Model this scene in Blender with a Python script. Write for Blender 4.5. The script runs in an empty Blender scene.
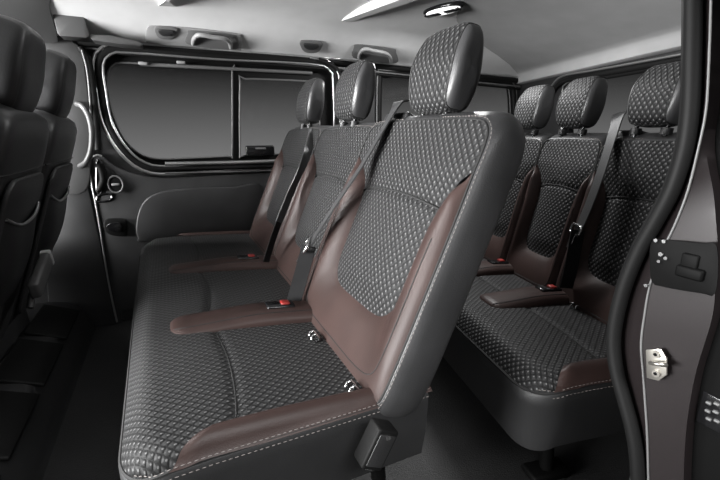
import bpy, bmesh, math, random
from mathutils import Vector, Matrix
random.seed(4)
S = bpy.context.scene
COL = S.collection
R_ = math.radians
FLOOR = -0.86                     # floor height measured from the eye; everything is lifted by ZUP at the end
ZUP = 0.86
# ------------------------------------------------------------------ camera (perspective of the photograph)
FPX = 405.0
YAW = R_(25.0)
PITCH = math.atan(106 / FPX)
CF = Vector((math.sin(YAW) * math.cos(PITCH), math.cos(YAW) * math.cos(PITCH), -math.sin(PITCH)))
CR = Vector((math.cos(YAW), -math.sin(YAW), 0))
CU = CR.cross(CF)

def ray(px, py):
    return CF + CR * ((px - 360) / FPX) - CU * ((py - 240) / FPX)

def at(px, py, **k):
    """point of the place seen at a pixel, on an axis plane x=, y= or z="""
    r = ray(px, py)
    for a, v in k.items():
        return r * (v / r['xyz'.index(a)])

def on_plane(px, py, p0, n):
    r = ray(px, py)
    return r * (p0.dot(n) / r.dot(n))

# ------------------------------------------------------------------ materials
def new_mat(name, base, rough=0.5, metal=0.0, spec=0.5):
    m = bpy.data.materials.new(name); m.use_nodes = True
    b = m.node_tree.nodes['Principled BSDF']
    b.inputs['Base Color'].default_value = (*base, 1)
    b.inputs['Roughness'].default_value = rough
    b.inputs['Metallic'].default_value = metal
    b.inputs['Specular IOR Level'].default_value = spec
    return m, m.node_tree, b

class NT:
    def __init__(s, nt): s.nt = nt
    def n(s, t, **k):
        x = s.nt.nodes.new(t)
        for a, v in k.items(): setattr(x, a, v)
        return x
    def link(s, a, b): s.nt.links.new(a, b)
    def m(s, op, *ins, clamp=False):
        x = s.n('ShaderNodeMath', operation=op); x.use_clamp = clamp
        for i, v in enumerate(ins):
            if isinstance(v, (int, float)): x.inputs[i].default_value = v
            else: s.link(v, x.inputs[i])
        return x.outputs[0]
    def mr(s, v, a, b, c, d, smooth=True):
        x = s.n('ShaderNodeMapRange'); x.interpolation_type = 'SMOOTHSTEP' if smooth else 'LINEAR'
        s.link(v, x.inputs[0])
        for i, q in enumerate((a, b, c, d)): x.inputs[i + 1].default_value = q
        return x.outputs[0]
    def mix(s, f, a, b):
        x = s.n('ShaderNodeMix', data_type='RGBA')
        s.link(f, x.inputs[0])
        for i, q in ((6, a), (7, b)):
            if isinstance(q, tuple): x.inputs[i].default_value = (*q, 1)
            else: s.link(q, x.inputs[i])
        return x.outputs[2]

def bumpy(name, base, rough, scale, strength, dist=0.001, spec=0.5, metal=0.0, vary=0.15):
    m, nt, b = new_mat(name, base, rough, metal, spec)
    g = NT(nt)
    tc = g.n('ShaderNodeTexCoord')
    no = g.n('ShaderNodeTexVoronoi'); no.inputs['Scale'].default_value = scale
    g.link(tc.outputs['Object'], no.inputs['Vector'])
    bp = g.n('ShaderNodeBump'); bp.inputs['Strength'].default_value = strength; bp.inputs['Distance'].default_value = dist
    g.link(no.outputs['Distance'], bp.inputs['Height']); g.link(bp.outputs[0], b.inputs['Normal'])
    n2 = g.n('ShaderNodeTexNoise'); n2.inputs['Scale'].default_value = 9; n2.inputs['Detail'].default_value = 5
    g.link(tc.outputs['Object'], n2.inputs['Vector'])
    f = g.mr(n2.outputs[0], .3, .7, 0, 1)
    g.link(g.mix(f, tuple(c * (1 - vary) for c in base), tuple(c * (1 + vary) for c in base)), b.inputs['Base Color'])
    return m

def fabric_mat(name, pu, pv, dark, mid, light, bump=1.0):
    """knitted cloth with staggered raised lozenges and pale thread plus a painted highlight on one flank of each"""
    m, nt, b = new_mat(name, mid, 0.55, 0, 0.22)
    g = NT(nt)
    uv = g.n('ShaderNodeUVMap'); sp = g.n('ShaderNodeSeparateXYZ'); g.link(uv.outputs[0], sp.inputs[0])
    u = g.m('DIVIDE', sp.outputs[0], pu); v = g.m('DIVIDE', sp.outputs[1], pv)
    dom = []; cre = []
    for off in (0.0, 0.5):
        fu = g.m('SUBTRACT', g.m('FRACT', g.m('ADD', u, off + 100)), 0.5)
        fv = g.m('SUBTRACT', g.m('FRACT', g.m('ADD', v, off + 100)), 0.5)
        d = g.m('ADD', g.m('ABSOLUTE', fu), g.m('ABSOLUTE', fv))           # lozenge distance
        e = g.m('SQRT', g.m('ADD', g.m('MULTIPLY', fu, fu), g.m('MULTIPLY', fv, fv)))
        dd = g.m('ADD', g.m('MULTIPLY', d, .5), g.m('MULTIPLY', e, .5))
        dom.append(g.mr(dd, .12, .46, 1, 0))
        # crescent: thread and painted highlight on the upper flank of the lozenge
        c1 = g.m('SQRT', g.m('ADD', g.m('POWER', g.m('MULTIPLY', fu, 1.35), 2), g.m('POWER', g.m('SUBTRACT', fv, .13), 2)))
        cre.append(g.mr(c1, .07, .17, 1, 0))
    h = g.m('MAXIMUM', *dom); c = g.m('MAXIMUM', *cre)
    tc = g.n('ShaderNodeTexCoord')
    no = g.n('ShaderNodeTexNoise'); no.inputs['Scale'].default_value = 900; no.inputs['Detail'].default_value = 2
    g.link(tc.outputs['Object'], no.inputs['Vector'])
    base = g.mix(h, dark, mid)
    thr_glint = g.m('MULTIPLY', c, g.mr(no.outputs[0], .3, .6, .35, 1))
    g.link(g.mix(thr_glint, base, light), b.inputs['Base Color'])
    hh = g.m('ADD', h, g.m('MULTIPLY', no.outputs[0], .22))
    bp = g.n('ShaderNodeBump'); bp.inputs['Strength'].default_value = bump; bp.inputs['Distance'].default_value = 0.0013
    g.link(hh, bp.inputs['Height']); g.link(bp.outputs[0], b.inputs['Normal'])
    b.inputs['Sheen Weight'].default_value = 0.03
    return m

M = {}
M['fabric'] = fabric_mat('patterned_cloth', .0165, .0190, (.005, .005, .0052), (.025, .025, .0255), (.17, .17, .17))
M['brown'] = bumpy('brown_leather', (.037, .0225, .0200), .46, 420, .22, .0008, spec=.25)
M['leather'] = bumpy('charcoal_leather', (.040, .040, .041), .40, 380, .25, .0008)
M['black_leather'] = bumpy('black_leather', (.012, .012, .0124), .42, 380, .2, .0008)
M['plastic'] = bumpy('dark_grained_plastic', (.017, .017, .0175), .48, 500, .3, .0006)
M['panel'] = bumpy('door_panel_plastic', (.024, .024, .0245), .46, 420, .25, .0006)
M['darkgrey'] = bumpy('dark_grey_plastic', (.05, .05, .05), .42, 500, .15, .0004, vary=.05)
M['greyplastic'] = bumpy('grey_plastic', (.21, .21, .21), .5, 500, .15, .0004, vary=.05)
M['midplastic'] = bumpy('mid_grey_plastic', (.10, .10, .10), .42, 500, .15, .0004, vary=.05)
M['gloss'] = new_mat('gloss_black', (.006, .006, .0065), .16)[0]
M['rubber'] = new_mat('black_rubber', (.006, .006, .006), .55, 0, .12)[0]
M['chrome'] = new_mat('chrome', (.75, .75, .75), .18, 1.0)[0]
M['silver'] = new_mat('silver_trim', (.50, .50, .50), .28, .9)[0]
M['steel'] = new_mat('striker_steel', (.46, .44, .40), .34, .9)[0]
M['white'] = new_mat('white_plastic', (.80, .80, .80), .35)[0]
M['red'] = new_mat('red_plastic', (.26, .020, .016), .4)[0]
M['thread'] = new_mat('pale_thread', (.20, .18, .17), .6)[0]
M['dthread'] = new_mat('dark_piping', (.010, .010, .010), .75)[0]
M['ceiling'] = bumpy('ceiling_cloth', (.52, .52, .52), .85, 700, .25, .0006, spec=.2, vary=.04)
M['dimcloth'] = bumpy('shaded_ceiling_cloth', (.24, .24, .24), .85, 700, .25, .0006, spec=.2, vary=.04)  # ceiling cloth made darker; the dimmer light at the rear is in its colour
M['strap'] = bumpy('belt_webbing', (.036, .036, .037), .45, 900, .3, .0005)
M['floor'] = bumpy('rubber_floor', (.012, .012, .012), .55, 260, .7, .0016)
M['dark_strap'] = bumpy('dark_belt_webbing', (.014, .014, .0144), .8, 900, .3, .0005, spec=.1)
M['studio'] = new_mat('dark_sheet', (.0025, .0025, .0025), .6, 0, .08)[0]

def paint():
    m, nt, b = new_mat('brown_grey_paint', (.050, .043, .044), .42, .1, .22)
    b.inputs['Coat Weight'].default_value = .04; b.inputs['Coat Roughness'].default_value = .12
    g = NT(nt); tc = g.n('ShaderNodeTexCoord')
    no = g.n('ShaderNodeTexNoise'); no.inputs['Scale'].default_value = 1400
    g.link(tc.outputs['Object'], no.inputs['Vector'])
    g.link(g.mix(g.mr(no.outputs[0], .35, .65, 0, 1), (.0075, .0058, .0060), (.013, .0102, .0106)), b.inputs['Base Color'])
    return m
M['paint'] = paint()

def glass_mat():
    m = bpy.data.materials.new('tinted_glass'); m.use_nodes = True
    nt = m.node_tree; nt.nodes.clear(); g = NT(nt)
    o = g.n('ShaderNodeOutputMaterial'); t = g.n('ShaderNodeBsdfTransparent'); t.inputs[0].default_value = (.72, .72, .72, 1)
    gl = g.n('ShaderNodeBsdfGlossy'); gl.inputs['Roughness'].default_value = .04
    fr = g.n('ShaderNodeFresnel'); fr.inputs[0].default_value = 1.35; ge = g.n('ShaderNodeNewGeometry')
    mx = g.n('ShaderNodeMixShader'); g.link(g.m('MULTIPLY', fr.outputs[0], g.m('SUBTRACT', 1.0, ge.outputs['Backfacing'])), mx.inputs[0]); g.link(t.outputs[0], mx.inputs[1]); g.link(gl.outputs[0], mx.inputs[2])
    g.link(mx.outputs[0], o.inputs[0])
    return m
M['glass'] = glass_mat()
def lens_mat():
    m, nt, b = new_mat('lamp_lens', (.85, .85, .85), .25)
    b.inputs['Emission Color'].default_value = (1, 1, 1, 1); b.inputs['Emission Strength'].default_value = 1.2
    return m
M['lens'] = lens_mat()

# ------------------------------------------------------------------ object helpers
ORG = {}            # world position of each object's origin

def tag(o, label=None, cat=None, group=None, kind=None):
    if label: o['label'] = label
    if cat: o['category'] = cat
    if group: o['group'] = group
    if kind: o['kind'] = kind
    return o

def thing(name, loc, label, cat, group=None, kind=None):
    o = bpy.data.objects.new(name, None); COL.objects.link(o)
    o.empty_display_size = .05
    o.location = loc; ORG[o] = Vector(loc)
    return tag(o, label, cat, group, kind)

def mesh(name, V, F, mat, parent=None, uv=None, origin=None, angle=50, recalc=True):
    V = [Vector(v) for v in V]
    if parent is not None: base = ORG[parent]
    else: base = Vector((0, 0, 0))
    if origin is None:
        lo = Vector([min(v[i] for v in V) for i in range(3)]); hi = Vector([max(v[i] for v in V) for i in range(3)])
        origin = (lo + hi) / 2
        if parent is None: origin.z = lo.z
    me = bpy.data.meshes.new(name)
    me.from_pydata([v - origin for v in V], [], F)
    if uv:
        l = me.uv_layers.new(name='UVMap')
        for p in me.polygons:
            for li in p.loop_indices:
                l.data[li].uv = uv[me.loops[li].vertex_index]
    if recalc:
        bm = bmesh.new(); bm.from_mesh(me)
        bmesh.ops.recalc_face_normals(bm, faces=bm.faces); bm.to_mesh(me); bm.free()
    me.materials.append(mat)
    me.polygons.foreach_set('use_smooth', [True] * len(me.polygons))
    me.set_sharp_from_angle(angle=R_(angle))
    o = bpy.data.objects.new(name, me); COL.objects.link(o)
    o.location = origin - base
    if parent is not None: o.parent = parent
    ORG[o] = origin.copy()
    return o

class MB:
    """collects geometry of ONE part"""
    def __init__(s): s.V = []; s.F = []; s.UV = []
    def add(s, V, F, UV=None):
        n = len(s.V); s.V += [Vector(v) for v in V]; s.F += [tuple(i + n for i in f) for f in F]
        s.UV += UV if UV else [(0, 0)] * len(V)
        return s
    def build(s, name, mat, parent=None, uv=False, **k):
        return mesh(name, s.V, s.F, mat, parent, uv=s.UV if uv else None, **k)

def grid_faces(nu, nv, wrap_u=False, wrap_v=False):
    F = []
    for i in range(nu if wrap_u else nu - 1):
        for j in range(nv if wrap_v else nv - 1):
            a, b = i, (i + 1) % nu; c, d = j, (j + 1) % nv
            F.append((a * nv + c, b * nv + c, b * nv + d, a * nv + d))
    return F

def catmull(pts, n, closed=False):
    """resample a polyline smoothly to n points, even in length"""
    P = [Vector(p) for p in pts]
    out = []; m = len(P)
    segs = m if closed else m - 1
    for i in range(segs):
        if closed: p0, p1, p2, p3 = P[(i - 1) % m], P[i], P[(i + 1) % m], P[(i + 2) % m]
        else:
            p1, p2 = P[i], P[i + 1]
            p0 = P[i - 1] if i > 0 else p1 * 2 - p2
            p3 = P[i + 2] if i + 2 < m else p2 * 2 - p1
        for k in range(16):
            t = k / 16
            out.append(.5 * ((2 * p1) + (p2 - p0) * t + (2 * p0 - 5 * p1 + 4 * p2 - p3) * t * t + (3 * p1 - p0 - 3 * p2 + p3) * t ** 3))
    out.append(P[0].copy() if closed else P[-1].copy())
    L = [0]
    for a, b in zip(out, out[1:]): L.append(L[-1] + (b - a).length)
    res = []; j = 0
    cnt = n if closed else n - 1
    for i in range(n):
        t = L[-1] * i / cnt
        while j < len(L) - 2 and L[j + 1] < t: j += 1
        d = L[j + 1] - L[j]
        f = (t - L[j]) / d if d > 1e-9 else 0
        res.append(out[j].lerp(out[j + 1], min(1, f)))
    return res

def tube_geo(path, r, closed=False, n=8, cap=True, squash=None):
    P = [Vector(p) for p in path]; m = len(P); V = []; F = []
    T = []
    for i in range(m):
        a = P[(i - 1) % m] if (closed or i > 0) else P[i]
        b = P[(i + 1) % m] if (closed or i < m - 1) else P[i]
        T.append((b - a).normalized())
    ref = Vector((0, 0, 1)) if abs(T[0].z) < .9 else Vector((0, 1, 0))
    N = (ref - T[0] * ref.dot(T[0])).normalized()
    for i in range(m):
        N = (N - T[i] * N.dot(T[i])).normalized(); B = T[i].cross(N)
        rr = r[i] if isinstance(r, (list, tuple)) else r
        for k in range(n):
            a = 2 * math.pi * k / n
            V.append(P[i] + N * (math.cos(a) * rr) + B * (math.sin(a) * rr))
    F = grid_faces(m, n, wrap_u=closed, wrap_v=True)
    if cap and not closed:
        F += [tuple(range(n))[::-1], tuple((m - 1) * n + k for k in range(n))]
    return V, F

def tube(name, path, r, mat, parent=None, closed=False, n=8, **k):
    V, F = tube_geo(path, r, closed, n)
    return mesh(name, V, F, mat, parent, **k)

def rbox_geo(size, bev=.004, seg=2, mtx=None):
    bm = bmesh.new(); bmesh.ops.create_cube(bm, size=1)
    bmesh.ops.scale(bm, vec=size, verts=bm.verts)
    if bev > 0:
        bmesh.ops.bevel(bm, geom=list(bm.edges), offset=min(bev, min(size) * .45), segments=seg, profile=.5, affect='EDGES')
    if mtx: bmesh.ops.transform(bm, matrix=mtx, verts=bm.verts)
    bm.verts.index_update()
    V = [v.co.copy() for v in bm.verts]; F = [tuple(v.index for v in f.verts) for f in bm.faces]; bm.free()
    return V, F

def frame(o, x, y, z):
    """matrix from an origin and three axes"""
    return Matrix(((x.x, y.x, z.x, o.x), (x.y, y.y, z.y, o.y), (x.z, y.z, z.z, o.z), (0, 0, 0, 1)))

def plate_geo(outer, holes, depth, bev=0.0):
    """flat plate with holes: loops of 3-D points on one plane, pushed by the vector depth; edges bevelled"""
    bm = bmesh.new(); edges = []
    for loop in [outer] + list(holes):
        vs = [bm.verts.new(p) for p in loop]
        for a, b in zip(vs, vs[1:] + vs[:1]): edges.append(bm.edges.new((a, b)))
    nrm = Vector(depth).normalized()
    bmesh.ops.triangle_fill(bm, use_beauty=True, use_dissolve=False, edges=edges, normal=nrm)
    r = bmesh.ops.extrude_face_region(bm, geom=list(bm.faces))
    vs = [g for g in r['geom'] if isinstance(g, bmesh.types.BMVert)]
    bmesh.ops.translate(bm, vec=Vector(depth), verts=vs)
    bmesh.ops.recalc_face_normals(bm, faces=bm.faces)
    if bev > 0:
        ed = [e for e in bm.edges if e.is_manifold and e.calc_face_angle(0) > R_(60)]
        bmesh.ops.bevel(bm, geom=ed, offset=bev, segments=2, profile=.5, affect='EDGES')
    bm.verts.index_update()
    V = [v.co.copy() for v in bm.verts]; F = [tuple(v.index for v in f.verts) for f in bm.faces]; bm.free()
    return V, F

def plate(name, outer, holes, depth, mat, parent=None, bev=0.0, **k):
    V, F = plate_geo(outer, holes, depth, bev)
    return mesh(name, V, F, mat, parent, angle=35, **k)

def dashes_geo(path, ln, gap, r):
    V = []; F = []
    P = [Vector(p) for p in path]; pos = 0.0; L = [0]
    for a, b in zip(P, P[1:]): L.append(L[-1] + (b - a).length)
    def pt(t):
        for i in range(len(L) - 1):
            if L[i + 1] >= t: return P[i].lerp(P[i + 1], (t - L[i]) / max(1e-9, L[i + 1] - L[i]))
        return P[-1]
    mb = MB()
    while pos + ln < L[-1]:
        a, b = pt(pos), pt(pos + ln)
        v, f = tube_geo([a, a.lerp(b, .5), b], [r * .6, r, r * .6], n=5); mb.add(v, f)
        pos += ln + gap
    return mb

def px_loop(pts, n=None, closed=True, **k):
    P = [at(x, y, **k) for x, y in pts]
    return catmull(P, n, closed) if n else P

def rrect(w, h, r, n=5):
    out = []
    for cx, cy, a0 in ((w / 2 - r, h / 2 - r, 0), (-w / 2 + r, h / 2 - r, 90), (-w / 2 + r, -h / 2 + r, 180), (w / 2 - r, -h / 2 + r, 270)):
        for i in range(n + 1):
            a = R_(a0 + 90 * i / n); out.append((cx + r * math.cos(a), cy + r * math.sin(a)))
    return out

def smooth(a, b, x):
    t = max(0, min(1, (x - a) / (b - a))); return t * t * (3 - 2 * t)
# ================================================================== SEATS

class Row:
    """bench coordinates: x back, y along the bench (0 = headrest of the nearest seat), z up"""
    def __init__(s, origin, theta, rec=23.6, bx=.316, hx=.565, hz=.130, tk=1.0):
        s.tk = tk
        s.sa, s.ca, s.bx, s.hx, s.hz = math.sin(R_(rec)), math.cos(R_(rec)), bx, hx, hz
        s.o = Vector(origin); s.ex = Vector((math.cos(theta), -math.sin(theta), 0)); s.ey = Vector((math.sin(theta), math.cos(theta), 0))
    def W(s, x, y, z): return s.o + s.ex * x + s.ey * y + Vector((0, 0, z))
    def B(s, sy, t, d):
        t *= s.tk
        return s.W(s.bx + t * s.sa - d * s.ca, sy, -.453 + t * s.ca + d * s.sa)
    def axes(s):        # backrest axes: along the bench, up the back, out of the back
        return s.ey, s.ex * s.sa + Vector((0, 0, s.ca)), s.ex * -s.ca + Vector((0, 0, s.sa))
    def head_axes(s, tilt=8):
        a = R_(tilt); return s.ey, s.ex * math.sin(a) + Vector((0, 0, math.cos(a))), s.ex * -math.cos(a) + Vector((0, 0, math.sin(a)))

INS = [(0, .094), (.07, .095), (.112, .103), (.138, .128), (.148, .165), (.150, .24), (.153, .31), (.165, .357), (.190, .397), (.225, .425)]
TOPC = [(.225, .425), (.2255, .455), (.2225, .485), (.211, .505), (.188, .516), (.12, .519), (0, .520)]
OUT = [(0, -.055), (.15, -.055), (.203, -.047), (.222, -.018), (.228, .05), (.2285, .2), (.2275, .33), (.225, .425)]
SEAM_T = .345

def headrest(row, root, c, z_shift=0.0, hs=.096, ht=.091, hd=.038, mats=None, post_mat=None, axes=None, rnd=4.0, centre=None, seamless=False):
    es, et, ed = axes or row.head_axes()
    o = centre if centre is not None else row.W(row.hx, c + .010, row.hz + .003)
    p = rnd
    mf, ms = mats or (M['fabric'], M['leather'])
    def pt(x0, phi):
        rho = max(0.0, 1 - abs(x0) ** 5.2) ** (1 / 5.2)
        c_, s_ = math.cos(phi), math.sin(phi)
        q = (abs(c_) ** p + abs(s_) ** p) ** (1 / p)
        dn, tn = rho * c_ / q, rho * s_ / q
        th = tn * ht
        sw = x0 * hs * (1 - .10 * smooth(.2, 1, tn) - .14 * smooth(.0, 1, -tn))
        dd = dn * hd * (1 - .28 * smooth(-.1, 1, tn)) - .010 * smooth(.2, 1, tn) - .004
        if abs(x0) > .795 and abs(x0) < .83: dd *= .985; th *= .992
        return o + es * sw + et * th + ed * dd, (sw, phi * .075)
    NP = 48
    def band(xs):
        V = []; UV = []
        for x0 in xs:
            for k in range(NP + 1):
                v, uv = pt(x0, 2 * math.pi * k / NP); V.append(v); UV.append(uv)
        return V, grid_faces(len(xs), NP + 1), UV
    n = 20
    V, F, UV = band([-.80 + 1.6 * i / n for i in range(n + 1)])
    h = mesh('headrest', V, F, mf, root, uv=UV, angle=80)
    for sg, in ((-1,), (1,)):
        xs = [.80, .815, .84, .87, .90, .93, .955, .975, .99, .998, 1.0]
        V, F, UV = band([sg * x for x in xs])
        mesh('side_panel', V, F, ms, h, uv=UV, angle=80)
        if not seamless:
            loop = [pt(sg * .80, 2 * math.pi * k / NP)[0] for k in range(NP)]
            tube('piping', loop, .0016, M['dthread'], h, closed=True, n=5)
    for sg in (-1, 1):
        a = o + es * (sg * .045) - et * (ht * .9); b = o + es * (sg * .045) - et * (ht + .045)
        V, F = tube_geo([a, b], .0055, n=10); mesh('post', V, F, post_mat or M['gloss'], h)
        V, F = tube_geo([o + es * (sg * .045) - et * (ht + .004), o + es * (sg * .045) - et * (ht + .022)], .014, n=14)
        mesh('post_guide', V, F, M['plastic'], h)
    return h

def backrest(row, root, c, hwL, hwR, first=False, back=0.0):
    """c: headrest line; hwL / hwR: reach to the near (-y) and far side"""
    mid = c + (hwR - hwL) / 2; k = (hwL + hwR) / 2 / .225
    B = lambda s, t, d: row.B(mid + s * k, t, d - back)
    half_ins = catmull([(a, b, 0) for a, b in INS], 60)
    half_top = catmull([(a, b, 0) for a, b in TOPC], 26)
    half_out = catmull([(a, b, 0) for a, b in OUT], 60)
    DE = .012
    # --- shell: sides, top and back in smooth leather
    loop = [(p.x, p.y) for p in half_out] + [(p.x, p.y) for p in half_top[1:]]
    full = loop + [(-a, b) for a, b in loop[::-1][1:-1]]
    def inset(q, f):     # push outline outwards by f (towards smaller with negative)
        n = len(q); r = []
        for i in range(n):
            a = Vector((*q[i - 1], 0)); b = Vector((*q[(i + 1) % n], 0)); t = (b - a)
            t = t.normalized() if t.length > 1e-9 else Vector((1, 0, 0))
            r.append((q[i][0] + t.y * f, q[i][1] - t.x * f))
        return r
    prof = [(0, DE), (.004, .0105), (.009, .002), (.0115, -.012), (.012, -.035), (.010, -.055), (.004, -.074), (-.008, -.090), (-.026, -.100)]
    V = []; n = len(full)
    for off, d in prof:
        for i, (a, b) in enumerate(inset(full, off)):
            lift = .024 * smooth(.42, .52, b) * smooth(.012, -.03, d) * smooth(-.115, -.06, d)
            V.append(B(a, b + lift, d))
    for sc in (.8, .5, .2):
        for a, b in inset(full, -.026): V.append(B(a * sc, .25 + (b - .25) * sc, -.104))
    F = grid_faces(len(prof) + 3, n, wrap_v=True)
    m = len(V); F.append(tuple(m - n + i for i in range(n)))
    bk = mesh('backrest', V, F, M['leather'], root, angle=70)
    # --- cloth insert
    rows = [(p.x, p.y, 0) for p in half_ins] + [(p.x, p.y, 1) for p in half_top[1:]]
    NC = 28; V = []; UV = []
    for i, (a, b, top) in enumerate(rows):
        g = smooth(.35, .435, b)
        for j in range(NC + 1):
            x = -1 + 2 * j / NC
            edge = -.004 * (1 - g) + (DE - .0005) * g
            puff = (.013 * (1 - g) + .006 * g) * (1 - abs(x) ** 2.6) * smooth(.094, .16, b)
            d = edge + puff - .006 * math.exp(-((b - SEAM_T - .012 * (1 - x * x)) / .0055) ** 2)
            if top: d -= .010 * smooth(.50, .556, b) * 0
            V.append(B(a * x, b, d)); UV.append((mid + a * x * k, b))
    fi = mesh('cloth_insert', V, grid_faces(len(rows), NC + 1), M['fabric'], bk, uv=UV, angle=80)
    pth = [B(.158 * x, SEAM_T + .012 * (1 - x * x), -.003 + .0105 * (1 - abs(x) ** 2.6)) for x in [-1 + i / 12 for i in range(25)]]
    tube('seam', pth, .0022, M['dthread'], bk, n=6)
    # --- brown U-shaped bolster
    I = [(-p.x, p.y) for p in half_ins[::-1]] + [(p.x, p.y) for p in half_ins[1:]]
    O = [(-p.x, p.y) for p in half_out[::-1]] + [(p.x, p.y) for p in half_out[1:]]
    NV = 12; V = []; UV = []
    for (ia, ib), (oa, ob) in zip(I, O):
        w = math.hypot(oa - ia, ob - ib)
        hh = .022 * min(1, w / .06) * (1 - .35 * smooth(.1, -.02, (ib + ob) / 2) * 1)
        for j in range(NV + 1):
            v = j / NV
            e = -.004 * min(1, w / .03) * (1 - v) + DE * v + DE * (1 - min(1, w / .03)) * (1 - v)
            d = e + hh * math.sin(math.pi * v) ** .75
            a, b = ia + (oa - ia) * v, ib + (ob - ib) * v
            V.append(B(a, b, d)); UV.append((a, b))
    tb = mesh('bolster', V, grid_faces(len(I), NV + 1), M['brown'], bk, uv=UV, angle=80)
    m = len(I); tube('seam', [V[i * (NV + 1) + 8] for i in range(14, m - 14)], .0013, M['dthread'], tb, n=5)
    # --- stitching and piping along the outer edge
    edge = [B(a * 1.006, b, DE + .0012) for a, b in inset(full, .003)]
    tube('piping', [B(a, b, DE + .0004) for a, b in full], .0022, M['dthread'], bk, closed=True, n=6)
    if first:
        dashes_geo([B(a, b, DE - .0012) for a, b in inset(loop, .0068)[4:-6]], .0055, .0035, .0007).build('stitching', M['thread'], bk)
    dashes_geo([B(-a, b, DE - .0012) for a, b in inset(loop, .0068)[4:-6]], .0055, .0035, .0007).build('stitching', M['thread'], bk)
    return bk

def bench(row, name, label, seats, y0, y1, dividers, far_bolster, detail, group):
    root = thing(name, row.W(.1, (y0 + y1) / 2, FLOOR - row.o.z), label, 'bench seat', group)
    XF, XR, ZT = detail['xf'], detail['xr'], -.457
    RC = .085
    FS = detail.get('fs', 0)
    XFy = lambda y: XF + FS * (y - y0) / (y1 - y0)
    def xfront(y):
        q = min(y - y0, y1 - y)
        if q >= RC: return XFy(y)
        e = 1 - max(0, q) / RC
        return XFy(y) + RC * .85 * (1 - math.sqrt(max(0, 1 - e * e)))
    def cut(y):
        c = [s['c'] for s in seats]
        q = min(c, key=lambda v: abs(v - y)); return .052 + .018 * (1 - min(1, abs(y - q) / .2) ** 2)
    NX = 74; V = []; UV = []
    ys = []; n = int((y1 - y0) / .009)
    for i in range(n + 1): ys.append(y0 + (y1 - y0) * i / n)
    ys = [y0 + .0015, y0 + .004] + ys[1:-1] + [y1 - .004, y1 - .0015]; ys = [y0] + ys + [y1]
    for y in ys:
        xf = xfront(y); q = min(y - y0, y1 - y); rr = .028
        dz = rr * (1 - math.sqrt(max(0, 1 - max(0, 1 - q / rr) ** 2)))
        prof = []
        R0 = .055
        for j in range(13):
            a = math.pi / 2 * j / 12
            prof.append((xf + R0 * (1 - math.sin(a)) if 0 else xf + R0 * (1 - math.cos(a)), -R0 * .8 * (1 - math.sin(a))))
        for j in range(1, NX - 12):
            prof.append((xf + R0 + (XR - xf - R0) * j / (NX - 13), 0))
        arc = 0; last = None
        for x, z in prof:
            zz = ZT + z - dz * (1 if z > -.03 else .6)
            zz -= .004 * math.exp(-((x - cut(y)) / .0075) ** 2) * smooth(0, .03, q)
            zz += .007 * smooth(.0, .03, x - XF) * (1 - smooth(.10, .3, x - XF)) - .014 * smooth(.12, .40, x)
            zz += .006 * math.cos((y - seats[0]['c']) * 2 * math.pi / .47) * 0
            if last: arc += math.hypot(x - last[0], zz - last[1])
            last = (x, zz)
            V.append(row.W(x, y, zz)); UV.append((y + (.5 * dz if y > .2 else -.5 * dz), x - .9 * (-z)))
    nx = 13 + NX - 13
    cu = mesh('seat_cushion', V, grid_faces(len(ys), nx), M['fabric'], root, uv=UV, angle=80)
    bounds = [y0 + .05] + [d[0] for d in dividers] + [y1 - .05]
    for a, b in zip(bounds, bounds[1:]):
        pts = []
        for i in range(25):
            y = a + (b - a) * i / 24; x = cut(y)
            pts.append(row.W(x, y, ZT - .0035 + .007 * (1 - smooth(.10, .3, x - XF)) - .014 * smooth(.12, .40, x)))
        tube('seam', pts, .0020, M['dthread'], cu, n=6)
    # --- skirt below the cushion (dark), following the plan outline
    plan = []
    xa = XR + detail['over']
    for i in range(10): plan.append((xa - (xa - (XFy(y0) + RC)) * i / 10, y0))
    for i in range(13):
        a = math.pi / 2 * i / 12; y = y0 + RC * (1 - math.cos(a))
        plan.append((XFy(y) + RC * .85 * (1 - math.sin(a)), y))
    for i in range(1, 40): y = y0 + RC + (y1 - y0 - 2 * RC) * i / 40; plan.append((XFy(y), y))
    for i in range(13):
        a = math.pi / 2 * (12 - i) / 12; y = y1 - RC * (1 - math.cos(a))
        plan.append((XFy(y) + RC * .85 * (1 - math.sin(a)), y))
    for i in range(1, 11): plan.append((XFy(y1) + RC + (xa - XFy(y1) - RC) * i / 10, y1))
    def edge_z(i):
        x, y = plan[i]; f = smooth(XF + .0, XF + .09, x)
        return ZT - .040 + .022 * f
    V = []
    pr = [(.0, 0), (.004, -.006), (.004, -.03), (.001, -.09), (-.010, -.15)]
    cx, cy = .15, (y0 + y1) / 2
    for i, (x, y) in enumerate(plan):
        a = Vector((*plan[max(0, i - 1)], 0)); b = Vector((*plan[min(len(plan) - 1, i + 1)], 0)); t = (b - a).normalized(); nn = Vector((-t.y, t.x, 0)) * -1
        if nn.dot(Vector((x - cx, y - cy, 0))) < 0: nn = -nn
        zz = edge_z(i)
        for o, d in pr: V.append(row.W(x + nn.x * o, y + nn.y * o, zz + d * (1.0)))
    mesh('seat_skirt', V, grid_faces(len(plan), len(pr)), M['plastic'], root, angle=70)
    pe = [row.W(x, y, edge_z(i) + .001) for i, (x, y) in enumerate(plan)]
    tube('piping', pe, .0034, M['dthread'], cu, n=6)
    for k, off in enumerate((.0085, -.0085)):
        pp = []
        for i, (x, y) in enumerate(plan[:17]):
            v = Vector((x - cx, 0, 0)); o = .0052
            yy = y - o if i < 14 else y
            xx = x - (.0052 if i > 16 else 0)
            pp.append(row.W(xx, yy, edge_z(i) + off))
        dashes_geo(pp, .0055, .004, .0008).build('stitching', M['thread'], cu)
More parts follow.
